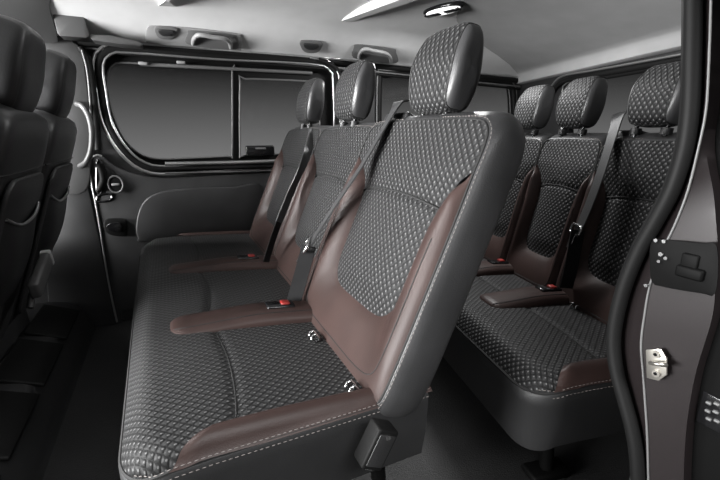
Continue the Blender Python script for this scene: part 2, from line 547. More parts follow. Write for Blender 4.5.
    # --- dark base pan and legs
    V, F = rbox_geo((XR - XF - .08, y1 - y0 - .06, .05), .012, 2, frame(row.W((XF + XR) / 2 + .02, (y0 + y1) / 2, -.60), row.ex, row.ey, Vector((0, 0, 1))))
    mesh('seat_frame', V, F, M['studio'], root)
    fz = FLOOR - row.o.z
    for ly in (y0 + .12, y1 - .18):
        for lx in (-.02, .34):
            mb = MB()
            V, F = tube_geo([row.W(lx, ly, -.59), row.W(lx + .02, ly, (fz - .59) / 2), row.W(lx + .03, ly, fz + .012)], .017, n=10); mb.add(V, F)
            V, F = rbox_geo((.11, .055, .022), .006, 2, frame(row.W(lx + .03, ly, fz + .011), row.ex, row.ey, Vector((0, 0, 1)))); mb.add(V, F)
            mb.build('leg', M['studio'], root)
    # --- brown side bolsters of the cushion
    def cz(x, y):
        q = min(y - y0, y1 - y); rr = .028
        dz = rr * (1 - math.sqrt(max(0, 1 - max(0, 1 - max(0, q) / rr) ** 2)))
        a = min(1, max(0, (x - xfront(y)) / .055)); fr = -.044 * (1 - math.sqrt(max(0, 1 - (1 - a) ** 2)))
        return ZT + fr - dz + .007 * smooth(.0, .03, x - XF) * (1 - smooth(.10, .3, x - XF)) - .014 * smooth(.12, .40, x)
    def side_bolster(yb, sg, label):
        NU, NVV = 44, 10; V = []
        for i in range(NU + 1):
            u = i / NU
            for j in range(NVV + 1):
                v = j / NVV
                xs = detail['bol'] - .060 * v + (.02 if sg < 0 else 0)
                x = xs + (XR + .02 - xs) * u
                w = detail['bw'] * (.9 + .1 * smooth(0, .3, u))
                y = yb + sg * (w * (1 - v) - .005 * v)
                yy = min(max(y, y0 + .0005), y1 - .0005)
                q = min(1, 4 * (1 - v)) if v > .75 else 1
                z = max(cz(x, yy), ZT - .020) + .0025 + (.003 + .008 * smooth(0, .05, u)) * math.sin(math.pi * v ** .8) ** .7
                V.append(row.W(x, y, z))
        o = mesh('side_bolster', V, grid_faces(NU + 1, NVV + 1), M['brown'], root, angle=75)
        return o
    side_bolster(y0, 1, 0)
    if far_bolster: side_bolster(y1, -1, 0)
    # --- brown padded dividers between the places, with buckles let into them
    for yd, bx in dividers:
        NU, NVV = 50, 16; V = []; x0 = -.045; x1 = XR - .03
        def sect(u, v):
            x = x0 + (x1 - x0) * u
            e = (max(0, 1 - (1 - min(1, u / .11)) ** 2.6)) ** .5 if u < .11 else 1
            w = .056 * e; h = (.024 + .012 * smooth(0, .6, u)) * e
            a = math.pi * v
            c_, s_ = math.cos(a), math.sin(a)
            y = yd - detail.get('skew', 0) * u - w * (abs(c_) ** .8) * (1 if c_ > 0 else -1)
            return row.W(x, y, ZT - .014 * smooth(.12, .40, x) - .006 + h * abs(s_) ** .62)
        for i in range(NU + 1):
            for j in range(NVV + 1): V.append(sect(i / NU, j / NVV))
        o = mesh('cushion_divider', V, grid_faces(NU + 1, NVV + 1), M['brown'], root, angle=75)
        tube('seam', [sect(.04 + .92 * i / 30, .30) for i in range(31)], .0013, M['dthread'], o, n=5)
        u = (bx - x0) / (x1 - x0)
        c0 = sect(u, .5); t = (sect(u + .05, .5) - sect(u - .05, .5)).normalized(); nz = t.cross(row.ey).normalized()
        if nz.z < 0: nz = -nz
        V, F = rbox_geo((.072, .040, .022), .005, 2, frame(c0 - nz * .006, t, row.ey, nz))
        bkl = mesh('belt_buckle', V, F, M['gloss'], root)
        V, F = rbox_geo((.022, .024, .012), .003, 2, frame(c0 + nz * .004 + t * .012, t, row.ey, nz))
        tag(mesh('release_button', V, F, M['red'], bkl), 'red release button')
    # --- backrests and headrests
    for i, s in enumerate(seats):
        backrest(row, root, s['c'], s['l'], s['r'], first=(i == 0), back=s.get('back', 0))
        headrest(row, root, s['c'], **detail.get('head', {}))
    # --- chrome anchor loops where cushion meets back
    for ya, xa in detail['anchors']:
        mb = MB()
        for dy in (-.009, .009):
            c = row.W(xa, ya + dy, ZT + .004)
            V, F = tube_geo([c + Vector((0, 0, -.008)) + row.ex * .008, c + Vector((0, 0, .004)), c + row.ex * -.008 + Vector((0, 0, .002)), c + row.ex * -.011 + Vector((0, 0, -.006))], .0028, n=8)
            mb.add(V, F)
        an = mb.build('child_seat_anchor', M['chrome'], root)
        V, F = rbox_geo((.02, .040, .006), .002, 2, frame(row.W(xa + .004, ya, ZT - .006), row.ex, row.ey, Vector((0, 0, 1))))
        mesh('anchor_mount', V, F, M['gloss'], an)
    return root

def strap_geo(path, widths, wv, th=.0016):
    V = []; n = len(path)
    for i, p in enumerate(path):
        a = path[max(0, i - 1)]; b = path[min(n - 1, i + 1)]; t = (b - a).normalized()
        w = wv[i] if isinstance(wv, list) else wv
        w = (w - t * w.dot(t)).normalized(); nn = t.cross(w)
        hw = widths / 2
        V += [p + w * hw + nn * th, p - w * hw + nn * th, p - w * hw - nn * th, p + w * hw - nn * th]
    F = grid_faces(n, 4, wrap_v=True); F += [(0, 1, 2, 3), tuple((n - 1) * 4 + k for k in (3, 2, 1, 0))]
    return V, F

def seat_belt(row, name, label, upper, lower, tongue_i, wv, wv2, width=.044, tong=True, guide=None):
    """upper run from the shoulder guide to the tongue, then the lap end down to the buckle"""
    root = thing(name, lower[-1] , label, 'seat belt', 'seat belts on the benches')
    V, F = strap_geo(catmull(upper, 30), width, wv); mesh('shoulder_strap', V, F, M['strap'], root, angle=30)
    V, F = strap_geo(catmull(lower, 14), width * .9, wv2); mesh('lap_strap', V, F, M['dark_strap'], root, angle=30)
    if tong:
        c = lower[0]; t = (upper[-2] - upper[-1]).normalized(); w = (wv - t * wv.dot(t)).normalized(); nn = t.cross(w)
        if nn.dot(c) > 0: nn = -nn
        ring = [c + nn * .007 + w * a + t * b for a, b in rrect(.058, .026, .008)]
        tg = tube('tongue', ring, .0042, M['chrome'], root, closed=True, n=8)
        V, F = rbox_geo((.024, .050, .003), .0012, 2, frame(c + nn * .007 - t * .034, w, t, nn)); mesh('tongue_blade', V, F, M['chrome'], tg)
    if guide is not None:
        es, et, ed = row.axes()
        V, F = rbox_geo((.115, .030, .05), .010, 3, frame(guide, es, et, ed)); g = mesh('belt_guide', V, F, M['plastic'], root)
    return root

ROW2 = Row((0, .778, 0), 0)
S2 = [dict(c=0, l=.225, r=.245), dict(c=.478, l=.218, r=.216, back=.022), dict(c=.93, l=.228, r=.232, back=.022)]
bench2 = bench(ROW2, 'bench_seat', 'middle bench seat nearest the open side door, three places in patterned cloth and brown leather',
               S2, -.220, 1.215, [(.225, .225), (.69, .225)], True, dict(anchors=[(-.172, .268), (.048, .268)], xf=-.116, fs=-.036, xr=.39, over=.012, skew=.04, bol=.012, bw=.040), 'three-place bench seats')
ROW3 = Row((.83, .746, -.036), .193, rec=13.0, bx=.235, hx=.366, hz=.132, tk=.925)
S3 = [dict(c=0, l=.25, r=.135), dict(c=.286, l=.145, r=.118), dict(c=.525, l=.115, r=.20)]
bench3 = bench(ROW3, 'bench_seat', 'rear bench seat behind the middle one, three places in front of the rear window',
               S3, -.283, .76, [(.111, .18), (.39, .18)], True, dict(anchors=[(.03, .215)], xf=-.150, xr=.31, over=.02, bol=-.055, bw=.045, head=dict(hs=.076, ht=.081, hd=.040)), 'three-place bench seats')

# seat belts
def bp(row, px, py, d):
    es, et, ed = row.axes(); p0 = row.B(0, 0, d); return on_plane(px, py, p0, ed)
Y = Vector((0, 1, 0))
up2 = [bp(ROW2, 404, 101, -.045), bp(ROW2, 398, 105, -.005), bp(ROW2, 385, 126, .026), bp(ROW2, 362, 165, .042), bp(ROW2, 335, 205, .056), bp(ROW2, 309, 246, .058)]
lo2 = [up2[-1], bp(ROW2, 302, 272, .056), bp(ROW2, 294, 300, .050), bp(ROW2, 287, 318, .046)]
seat_belt(ROW2, 'seat_belt', 'grey seat belt with chrome tongue over the nearest backrest of the middle bench', up2, lo2, 0,
          Y * .9 + Vector((.35, 0, .1)), CR * .9 - Y * .15, guide=ROW2.B(.168, .542, -.030))
up2b = [bp(ROW2, 313, 130, -.01), bp(ROW2, 305, 160, .022), bp(ROW2, 292, 190, .034), bp(ROW2, 279, 222, .046)]
lo2b = [up2b[-1], bp(ROW2, 272, 242, .046), bp(ROW2, 266, 262, .042)]
seat_belt(ROW2, 'seat_belt', 'dark seat belt between the two far backrests of the middle bench', up2b, lo2b, 0, Y * .4 + Vector((.8, 0, .1)), Y * .4 + Vector((.8, 0, 0)), width=.03, tong=False)
up3 = [bp(ROW3, 622, 112, -.03), bp(ROW3, 618, 118, .005), bp(ROW3, 611, 140, .030), bp(ROW3, 601, 172, .044), bp(ROW3, 589, 205, .050), bp(ROW3, 578, 230, .052)]
lo3 = [up3[-1], bp(ROW3, 574, 252, .050), bp(ROW3, 570, 272, .046), bp(ROW3, 566, 288, .040)]
seat_belt(ROW3, 'seat_belt', 'grey seat belt with chrome tongue on the rear bench', up3, lo3, 0, ROW3.ey * .9 + ROW3.ex * .3, CR * 1.0,
          guide=ROW3.B(.10, .542, -.030))

# lock cover at the foot of the nearest backrest
c = at(376, 444, y=.505)
ax = (at(388, 420, y=.505) - at(366, 466, y=.505)).normalized(); az = Vector((0, -1, 0)); ay = az.cross(ax)
V, F = rbox_geo((.074, .042, .036), .005, 3, frame(c, ax, ay, az))
lc = mesh('latch_cover', V, F, M['rubber'], bench2)
V, F = rbox_geo((.058, .032, .004), .0015, 2, frame(c + az * .0175, ax, ay, az)); mesh('cover_plate', V, F, M['plastic'], lc)
V, F = rbox_geo((.010, .016, .012), .002, 2, frame(c - ax * .036 + az * .006, ax, ay, az)); mesh('catch', V, F, M['chrome'], lc)
V, F = tube_geo([c + ax * .026 + az * .016, c + ax * .026 + az * .021], .0045, n=12); mesh('screw', V, F, M['chrome'], lc)

# ------------------------------------------------------------------ front seats, seen from behind
def front_seat(yc, label, hw, xtop, buckle=False):
    lean = R_(20); sa, ca = math.sin(lean), math.cos(lean)
    es, et, ed = Vector((0, 1, 0)), Vector((sa, 0, ca)), Vector((ca, 0, -sa))    # ed points to the rear
    top = Vector((xtop, yc, .045)); base = top - et * .70
    root = thing('front_seat', (base.x - .2, yc, FLOOR), label, 'car seat', 'front seats')
    B = lambda s, t, d: base + es * s + et * t + ed * d
    half = [(0, 0), (hw * .8, 0), (hw * .93, .02), (hw, .09), (hw, .35), (hw * 1.0, .55), (hw * .95, .655), (hw * .82, .697), (hw * .5, .707), (0, .709)]
    h = [(p.x, p.y) for p in catmull([(a, b, 0) for a, b in half], 60)]
    full = h + [(-a, b) for a, b in h[::-1][1:-1]]; n = len(full)
    V = []
    for sc, d in ((.2, -.13), (.6, -.135), (.86, -.130), (.95, -.115), (.99, -.09), (1.0, -.05), (.99, -.025), (.965, -.006), (.92, .003), (.8, .006), (.5, .010), (.2, .012)):
        for a, b in full: V.append(B(a * sc, .36 + (b - .36) * sc, d))
    F = grid_faces(12, n, wrap_v=True); F += [tuple(range(n)), tuple(len(V) - n + i for i in range(n))]
    bk = mesh('backrest', V, F, M['black_leather'], root, angle=60)
    # hard back panel with map pocket
    V, F = plate_geo([B(a, .30 + b, .009) for a, b in rrect(hw * 1.50, .50, .05, 8)], [], ed * .012, .004)
    mesh('back_panel', V, F, M['plastic'], bk)
    V = []
    for i in range(25):
        s = -1 + 2 * i / 24
        for j in range(9):
            t = j / 8
            V.append(B(s * hw * .66, .20 + t * .23 - .018 * t * (s * s) * 0 + .03 * t * (abs(s) ** 2), .021 + .030 * math.sin(math.pi * min(1, t * .8 + .05)) * (1 - s ** 4) * .8))
    pk = mesh('map_pocket', V, grid_faces(25, 9), M['black_leather'], bk)
    rim = [B(s * hw * .66, .43 + .03 * s * s, .022 + .030 * math.sin(math.pi * .85) * (1 - s ** 4) * .8) for s in [-1 + i / 15 for i in range(31)]]
    tube('pocket_rim_glint', rim, .0042, M['silver'], bk, n=8)  # pocket edge in silver, painting in the light it catches
    # stitched shoulder seam
    tube('seam', [B(s * hw * .97, .56, .004 + .004 * (1 - s * s)) for s in [-1 + i / 10 for i in range(21)]], .0022, M['dthread'], bk, n=6)
    headrest(None, root, 0, hs=.112, ht=.110, hd=.058, mats=(M['black_leather'], M['black_leather']), axes=(es, et, ed * -1), centre=B(0, .785, -.075), seamless=True)
    # cushion and pedestal
    zc = -.47
    V, F = rbox_geo((.50, hw * 2, .13), .04, 4, Matrix.Translation((base.x - .30, yc, zc))); mesh('seat_cushion', V, F, M['black_leather'], root)
    V, F = rbox_geo((.42, hw * 1.7, -FLOOR - .535 - .0), .02, 2, Matrix.Translation((base.x - .24, yc, (FLOOR - .535) / 2))); mesh('pedestal', V, F, M['plastic'], root)
    return root, B

pass_seat, PB = front_seat(1.285, 'black leather front seat nearest the camera, seen from behind', .2, -.285)
drv_seat, DB = front_seat(1.695, 'black leather front seat against the far side, seen from behind', .205, -.285)
# grey belt buckle on a stalk between the two
p = [at(30, 308, x=-.395), at(33, 290, x=-.39), at(40, 272, x=-.385)]
st = tube('buckle_stalk', catmull(p, 10), .009, M['plastic'], drv_seat, n=10)
a = at(34, 292, x=-.375); b = at(47, 258, x=-.370); ax = (b - a).normalized(); ay = ax.cross(Vector((1, 0, 0))).normalized(); az = ax.cross(ay)
V, F = rbox_geo(((b - a).length, .050, .026), .008, 3, frame((a + b) / 2, ax, ay, az)); bk = mesh('belt_buckle', V, F, M['darkgrey'], drv_seat)
V, F = rbox_geo((.022, .052, .028), .006, 3, frame(b, ax, ay, az)); mesh('buckle_cap', V, F, M['greyplastic'], bk)
# ================================================================== BODY SHELL
def structure(o): o['kind'] = 'structure'; return o
YW = 2.08
XL, XRW = -1.25, 2.25
ZC = .50
# ---- floor
V, F = rbox_geo((3.7, 2.5, .04), .0, 1, Matrix.Translation((.55, 1.12, FLOOR - .02)))
structure(mesh('floor', V, F, M['floor']))
# ---- far body side with holes for the door glass and the quarter light
def far(pts, n, y=YW): return px_loop(pts, n, y=y)
DOORPX = [(101, 66), (108, 54), (125, 51), (220, 58), (312, 63), (329, 70), (333, 84), (333, 148), (322, 159), (300, 161), (215, 165), (165, 168), (142, 163), (124, 147), (110, 122), (104, 92)]
QPX = [(379, 78), (384, 74), (440, 77), (502, 82), (510, 86), (513, 96), (513, 140), (505, 147), (440, 150), (386, 152), (379, 146)]
hole1 = far(DOORPX, 90); hole2 = far(QPX, 60)
ztop = .37
outer = [Vector((XL, YW, FLOOR)), Vector((XRW, YW, FLOOR)), Vector((XRW, YW, ztop)), Vector((XL, YW, ztop))]
structure(plate('wall_left', outer, [hole1, hole2], Vector((0, .05, 0)), M['panel']))
# ---- sliding door lining, proud of the body side
YD = YW - .022
door = thing('door_1', (at(210, 160, y=YD).x, YD, FLOOR + .05), None, None, kind='structure')
dl = [(90, 160), (94, 155), (101, 155), (108, 161), (119, 168), (136, 174), (165, 178), (240, 174), (335, 168)]
DL = [at(x, y, y=YD) for x, y in dl]
rim = catmull(DL, 40)
low = [at(338, 330, y=YD), at(128, 350, y=YD), at(121, 345, y=YD), at(110, 290, y=YD), at(100, 225, y=YD), at(93, 185, y=YD)]
low[0].z = low[1].z = FLOOR + .06; low[0].x = DL[-1].x
plate('door_lining', rim + low, [], Vector((0, .02, 0)), M['panel'], door, bev=.004)
tube('edge_trim', catmull([at(x, y, y=YD - .003) for x, y in [(117, 322), (108, 280), (99, 222), (92, 185), (89, 165), (91, 158), (97, 155), (102, 156)]], 50), .0042, M['silver'], door, n=8)
# raised armrest panel
ap = [(136, 232), (138, 214), (145, 200), (160, 192), (190, 188), (230, 187), (262, 187), (262, 240), (150, 242), (140, 239)]
V, F = plate_geo(px_loop(ap, 60, y=YD - .002), [], Vector((0, -.016, 0)), .006); mesh('armrest_panel', V, F, M['panel'], door)
# handle pocket, lever, lock knob, small hatch
V, F = plate_geo(px_loop([(104, 224), (106, 219), (114, 218), (125, 219), (127, 221), (127, 233), (125, 236), (113, 235), (106, 231)], 40, y=YD - .001), [], Vector((0, -.014, 0)), .004)
hp = mesh('pull_handle', V, F, M['rubber'], door)
V, F = plate_geo(px_loop([(107, 225), (115, 222), (121, 223), (122, 231), (115, 232), (109, 230)], 30, y=YD - .015), [], Vector((0, -.008, 0)), .003); mesh('handle_grip', V, F, M['gloss'], hp)
lv = tube('door_lever', catmull([at(x, y, y=YD - .012) for x, y in [(99, 164), (102, 172), (103, 181), (99, 190)]], 16), [.016] * 2 + [.0145] * 12 + [.012] * 2, M['rubber'], door, n=10)
tube('lever_trim', px_loop([(97, 162), (101, 161), (105, 170), (106, 182), (101, 193), (97, 190)], 40, y=YD - .004), .004, M['gloss'], lv, closed=True, n=6)
cb = at(116, 184, y=YD)
V, F = tube_geo([cb, cb + Vector((0, -.014, 0))], .031, n=28); lk = mesh('lock_knob', V, F, M['rubber'], door, angle=40)
ring = [cb + Vector((.028 * math.cos(a * .2618), -.015, .036 * math.sin(a * .2618))) for a in range(24)]
tube('knob_ring', ring, .004, M['midplastic'], lk, closed=True, n=8)
V, F = rbox_geo((.030, .008, .010), .003, 2, Matrix.Translation(cb + Vector((0, -.018, 0)))); mesh('knob_bar', V, F, M['greyplastic'], lk)
hl = px_loop([(97, 198), (99, 195), (110, 194), (112, 196), (110, 200), (100, 202), (97, 201)], 30, y=YD - .003)
tube('hatch_trim', hl, .005, M['gloss'], door, closed=True, n=6)
# ---- door window: frame, fixed glass and sliding glass
w1 = thing('window_1', (at(210, 165, y=YW).x, YW, at(210, 165, y=YW).z), None, None, kind='structure')
def grow(loop, f):
    c = sum(loop, Vector()) / len(loop); out = []
    n = len(loop)
    for i in range(n):
        t = (loop[(i + 1) % n] - loop[i - 1]).normalized(); nn = Vector((t.z, 0, -t.x))
        if nn.dot(loop[i] - c) < 0: nn = -nn
        out.append(loop[i] + nn * f)
    return out
def shift(loop, dy): return [p + Vector((0, dy, 0)) for p in loop]
tube('outer_seal', shift(grow(hole1, .004), -.012), .020, M['rubber'], w1, closed=True, n=12)
tube('outer_trim', shift(grow(hole1, .026), -.022), .0075, M['silver'], w1, closed=True, n=8)
tube('inner_trim', shift(grow(hole1, -.010), -.028), .0050, M['silver'], w1, closed=True, n=8)
P1 = [(107, 78), (111, 67), (120, 63), (160, 65), (231, 70), (232, 72), (232, 153), (229, 156), (190, 158), (158, 159), (140, 154), (124, 139), (113, 115), (108, 94)]
P2 = [(240, 82), (243, 79), (280, 80), (316, 82), (319, 85), (319, 150), (316, 153), (280, 154), (243, 155), (240, 152)]
fl1 = far(P1, 70, YW + .018); fl2 = far(P2, 50, YW + .018)
V, F = plate_geo(shift(grow(far(DOORPX, 90, YW + .018), .0), 0), [fl1, fl2], Vector((0, .016, 0)), 0); mesh('window_frame', V, F, M['rubber'], w1)
tube('pane_trim', shift(fl1, -.004), .0042, M['midplastic'], w1, closed=True, n=8)
tube('pane_trim', shift(fl2, -.004), .0048, M['midplastic'], w1, closed=True, n=8)
V, F = plate_geo(shift(grow(fl1, .004), .010), [], Vector((0, .004, 0))); mesh('fixed_pane', V, F, M['glass'], w1)
V, F = plate_geo(shift(grow(fl2, .004), .006), [], Vector((0, .004, 0))); mesh('sliding_pane', V, F, M['glass'], w1)
a = at(246, 151, y=YW - .002); b = at(274, 150, y=YW - .002)
V, F = rbox_geo((b.x - a.x, .03, .048), .006, 2, Matrix.Translation((a + b) / 2)); sh = mesh('slider_latch', V, F, M['gloss'], w1)
V, F = rbox_geo((.05, .008, .010), .003, 2, Matrix.Translation((a + b) / 2 + Vector((0, -.016, .010)))); mesh('latch_grip', V, F, M['midplastic'], sh)
# top runner and its clips
V, F = tube_geo([at(140, 64, y=YW + .005), at(312, 73, y=YW + .005)], .008, n=8); mesh('top_runner', V, F, M['midplastic'], w1)
for x, y in ((143, 63.5), (181, 62.5)):
    V, F = rbox_geo((.035, .02, .012), .003, 2, Matrix.Translation(at(x, y, y=YW - .012))); mesh('runner_clip', V, F, M['greyplastic'], w1)
# belt rail below the glass
for yy, r, mt in ((159, .010, 'rubber'), (163, .0100, 'silver'), (168, .010, 'rubber'), (172, .0045, 'midplastic')):
    pts = [(165, yy + 1), (240, yy - .5), (338, yy - 4)]
    if yy > 160: tube('belt_rail', catmull([at(x, y, y=YD - .006) for x, y in pts], 14), r, M[mt], door, n=8)
# ---- quarter window
w2 = thing('window_2', (at(445, 150, y=YW).x, YW, at(445, 150, y=YW).z), None, None, kind='structure')
tube('outer_seal', shift(hole2, -.006), .016, M['rubber'], w2, closed=True, n=12)
tube('outer_trim', shift(grow(hole2, .016), -.014), .0040, M['midplastic'], w2, closed=True, n=8)
tube('inner_trim', shift(grow(hole2, -.018), .010), .0040, M['midplastic'], w2, closed=True, n=8)
V, F = plate_geo(shift(hole2, .016), [], Vector((0, .004, 0))); mesh('fixed_pane', V, F, M['glass'], w2)
# pillar between the two, black rounded edge
t2 = thing('trim_2', (at(345, 100, y=YW - .02).x, YW - .02, FLOOR), None, None, kind='structure')
tube('pillar_edge', catmull([at(x, y, y=YW - .028) for x, y in [(318, 60), (333, 66), (341, 78), (343, 100), (343, 150), (342, 200)]], 40), .012, M['rubber'], t2, n=10)
tube('pillar_trim', catmull([at(x, y, y=YW - .034) for x, y in [(310, 58), (328, 62), (338, 74), (341, 100), (341, 150)]], 40), .0032, M['silver'], t2, n=8)
# ---- roof side rails along the far side
t3 = thing('trim_3', (.7, YW - .02, at(210, 53, y=YW).z), None, None, kind='structure')
rail = [(78, 42), (140, 47), (240, 54), (335, 62), (430, 72), (520, 81)]
for dy, r, mt, yy in ((0, .0150, 'rubber', YW - .015), (5.5, .0042, 'midplastic', YW - .022), (-3.5, .0030, 'silver', YW - .034), (8, .006, 'rubber', YW - .02)):
    tube('roof_rail', catmull([at(x, y + dy, y=yy) for x, y in rail], 40), r, M[mt], t3, n=10)
# ---- ceiling: flat cloth panel, turned down along the far side
rows = [(-.30, ZC - .03), (-.1, ZC), (.5, ZC + .012), (1.2, ZC + .012), (1.60, ZC + .004), (1.76, ZC - .012), (1.86, ZC - .038), (1.93, ZC - .075), (1.975, ZC - .102), (2.0, ZC - .112), (2.05, ZC - .135), (2.085, ZC - .155)]
prof = catmull([Vector((0, y, z)) for y, z in rows], 60)
xs = [XL + (XRW - XL) * i / 70 for i in range(71)]
V = []
for x in xs:
    dip = 0
    for p in prof: V.append(Vector((x, p.y, p.z - dip * (1 if p.y < 1.9 else .3))))
n1 = len(V); V2 = [v + Vector((0, 0, .03)) for v in V]
F = grid_faces(71, 60)
F2 = [tuple(i + n1 for i in f) for f in F]
structure(mesh('ceiling', V + V2, F + F2, M['ceiling'], angle=80, recalc=False))
# rounded moulding at the rear of the roof
TR = R_(16)
er = Vector((math.sin(TR), math.cos(TR), 0)); nr = Vector((math.cos(TR), -math.sin(TR), 0))
cor = at(522, 90, y=2.06)
def rear_pt(px, py, off=0.0): return on_plane(px, py, cor + nr * off, nr)
# ---- rear wall with its window
wl = [cor + er * .05, cor - er * 2.05]
zt = .40
outer = [Vector((wl[0].x, wl[0].y, FLOOR)), Vector((wl[1].x, wl[1].y, FLOOR)), Vector((wl[1].x, wl[1].y, zt)), Vector((wl[0].x, wl[0].y, zt))]
RW = [(566, 93), (572, 84), (590, 80), (640, 71), (690, 62), (715, 58), (722, 64), (724, 150), (712, 160), (690, 163), (590, 165), (572, 162), (566, 152)]
rh = catmull([rear_pt(x, y) for x, y in RW], 80, True)
structure(plate('wall_rear', outer, [rh], nr * .05, M['plastic']))
w3 = thing('window_3', rear_pt(650, 165), None, None, kind='structure')
def growr(loop, f):
    c = sum(loop, Vector()) / len(loop); out = []; n = len(loop)
    for i in range(n):
        t = (loop[(i + 1) % n] - loop[i - 1]).normalized(); nn = t.cross(nr)
        if nn.dot(loop[i] - c) < 0: nn = -nn
        out.append(loop[i] + nn * f)
    return out
tube('window_seal', [p - nr * .006 for p in rh], .012, M['rubber'], w3, closed=True, n=10)
tube('window_trim', [p - nr * .016 for p in growr(rh, .010)], .0042, M['silver'], w3, closed=True, n=8)
V, F = plate_geo([p + nr * .02 for p in rh], [], nr * .004); mesh('rear_pane', V, F, M['glass'], w3)
t4 = thing('trim_4', rear_pt(630, 60), None, None, kind='structure')
tube('header_trim', catmull([rear_pt(x, y, -.03) for x, y in [(545, 98), (553, 84), (563, 76), (590, 71), (640, 62), (700, 51), (760, 40)]], 50), .0050, M['silver'], t4, n=8)
tube('header_seal', catmull([rear_pt(x, y, -.016) for x, y in [(549, 98), (557, 86), (568, 80), (590, 76), (640, 67), (700, 56), (760, 45)]], 50), .014, M['rubber'], t4, n=10)
# cloth moulding from roof down to the rear header
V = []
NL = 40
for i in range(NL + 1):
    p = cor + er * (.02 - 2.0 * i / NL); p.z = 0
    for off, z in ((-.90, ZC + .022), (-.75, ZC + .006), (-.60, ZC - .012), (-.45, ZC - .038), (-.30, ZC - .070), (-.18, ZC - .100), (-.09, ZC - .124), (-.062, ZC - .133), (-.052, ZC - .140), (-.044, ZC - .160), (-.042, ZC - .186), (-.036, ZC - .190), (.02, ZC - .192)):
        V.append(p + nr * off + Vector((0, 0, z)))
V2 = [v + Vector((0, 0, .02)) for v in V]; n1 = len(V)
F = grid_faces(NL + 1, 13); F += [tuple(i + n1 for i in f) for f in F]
structure(mesh('trim_5', V + V2, F, M['dimcloth'], angle=50, recalc=False))

# ---- recesses, coat hooks and grab handles along the cove
def cove(px, py, off=0.0):
    """point of the cove seen at a pixel: the slanted strip between the roof and the far wall"""
    n = Vector((0, -.62, -.79)).normalized(); return on_plane(px, py, Vector((0, 1.965, ZC - .098)) + n * off, n)
CN = Vector((0, -.62, -.79)).normalized()
def cove_plate(name, pts, n, th, mat, parent=None, off=0.002, bev=.003):
    V, F = plate_geo(catmull([cove(x, y, off) for x, y in pts], n, True), [], CN * th, bev)
    return mesh(name, V, F, mat, parent, angle=40)
t6 = thing('trim_6', cove(190, 40), None, None, kind='structure')
cove_plate('handle_panel', [(146, 30), (148, 26), (153, 25), (190, 27), (237, 33), (241, 37), (241, 48), (236, 50), (190, 46), (150, 43), (146, 39)], 60, .006, M['greyplastic'], t6)
def coat_hook(pts, label):
    c = cove(*pts); root = thing('coat_hook', c, label, 'coat hook', 'coat hooks along the roof edge')
    x, y = pts
    cove_plate('hook_base', [(x - 10, y - 6), (x + 10, y - 5), (x + 10, y + 1), (x + 6, y + 5), (x, y + 6), (x - 6, y + 5), (x - 10, y + 1)], 40, .010, M['midplastic'], root, off=.006)
    cove_plate('hook_lip', [(x - 7, y - 3), (x + 7, y - 2), (x + 6, y + 1), (x, y + 3), (x - 6, y + 1)], 24, .010, M['plastic'], root, off=.014)
coat_hook((166, 32), 'small grey coat hook beside the grab handle above the sliding window')
coat_hook((311, 46), 'small grey coat hook alone on the roof edge, above the middle headrest')
def grab(x0, x1, y0, y1, label):
    c = cove((x0 + x1) / 2, (y0 + y1) / 2); root = thing('grab_handle', c, label, 'grab handle', 'grab handles along the roof edge')
    sl = (y1 - y0)
    cove_plate('handle_base', [(x0 - 2, y0 - 3), (x0 + 2, y0 - 6), (x1 - 2, y1 - 6), (x1 + 2, y1 - 2), (x1 + 1, y1 + 9), (x0 - 1, y0 + 8)], 40, .004, M['midplastic'], root, off=.008)
    pts = [(x0 + 3, y0 + 8, .010), (x0 + 4, y0 + 3, .030), (x0 + 9, y0 - 1, .045), ((x0 + x1) / 2, (y0 + y1) / 2 - 1, .048), (x1 - 9, y1 - 1, .045), (x1 - 4, y1 + 3, .030), (x1 - 3, y1 + 8, .010)]
    tube('grip', catmull([cove(x, y, o) for x, y, o in pts], 30), .0085, M['greyplastic'], root, n=12)
grab(190, 234, 36, 40, 'grey grab handle on the roof edge above the sliding window, beside a coat hook')
grab(356, 394, 50, 54, 'grey grab handle on the roof edge further back, above the middle headrests')

# ---- roof lamp
dl = at(443, 8, z=ZC + .004)
lamp = thing('dome_lamp', dl, 'oval white dome lamp on the grey ceiling above the nearest headrest', 'ceiling lamp')
ang = R_(64)
la, lb = Vector((math.sin(ang), math.cos(ang), 0)), Vector((math.cos(ang), -math.sin(ang), 0))
a2 = at(424, 14, z=ZC); b2 = at(463, 4, z=ZC); la = (b2 - a2).normalized(); lb = Vector((la.y, -la.x, 0)); LL = (b2 - a2).length
def oval(w, h, z): return [dl + la * (w * math.cos(R_(i * 10))) + lb * (h * math.sin(R_(i * 10))) + Vector((0, 0, z)) for i in range(36)]
V, F = plate_geo(oval(LL * .5, .045, .006), [], Vector((0, 0, -.016)), .004); mesh('bezel', V, F, M['gloss'], lamp)
V, F = plate_geo(oval(LL * .42, .036, -.009), [], Vector((0, 0, -.008)), .003); tag(mesh('lens', V, F, M['lens'], lamp), 'lit white lens')
for dx in (-.13, .12):
    V, F = rbox_geo((.07, .03, .008), .003, 2, frame(dl + la * (dx * LL * 2.0) + Vector((0, 0, -.018)), la, lb, Vector((0, 0, 1)))); mesh('switch', V, F, M['gloss'], lamp)

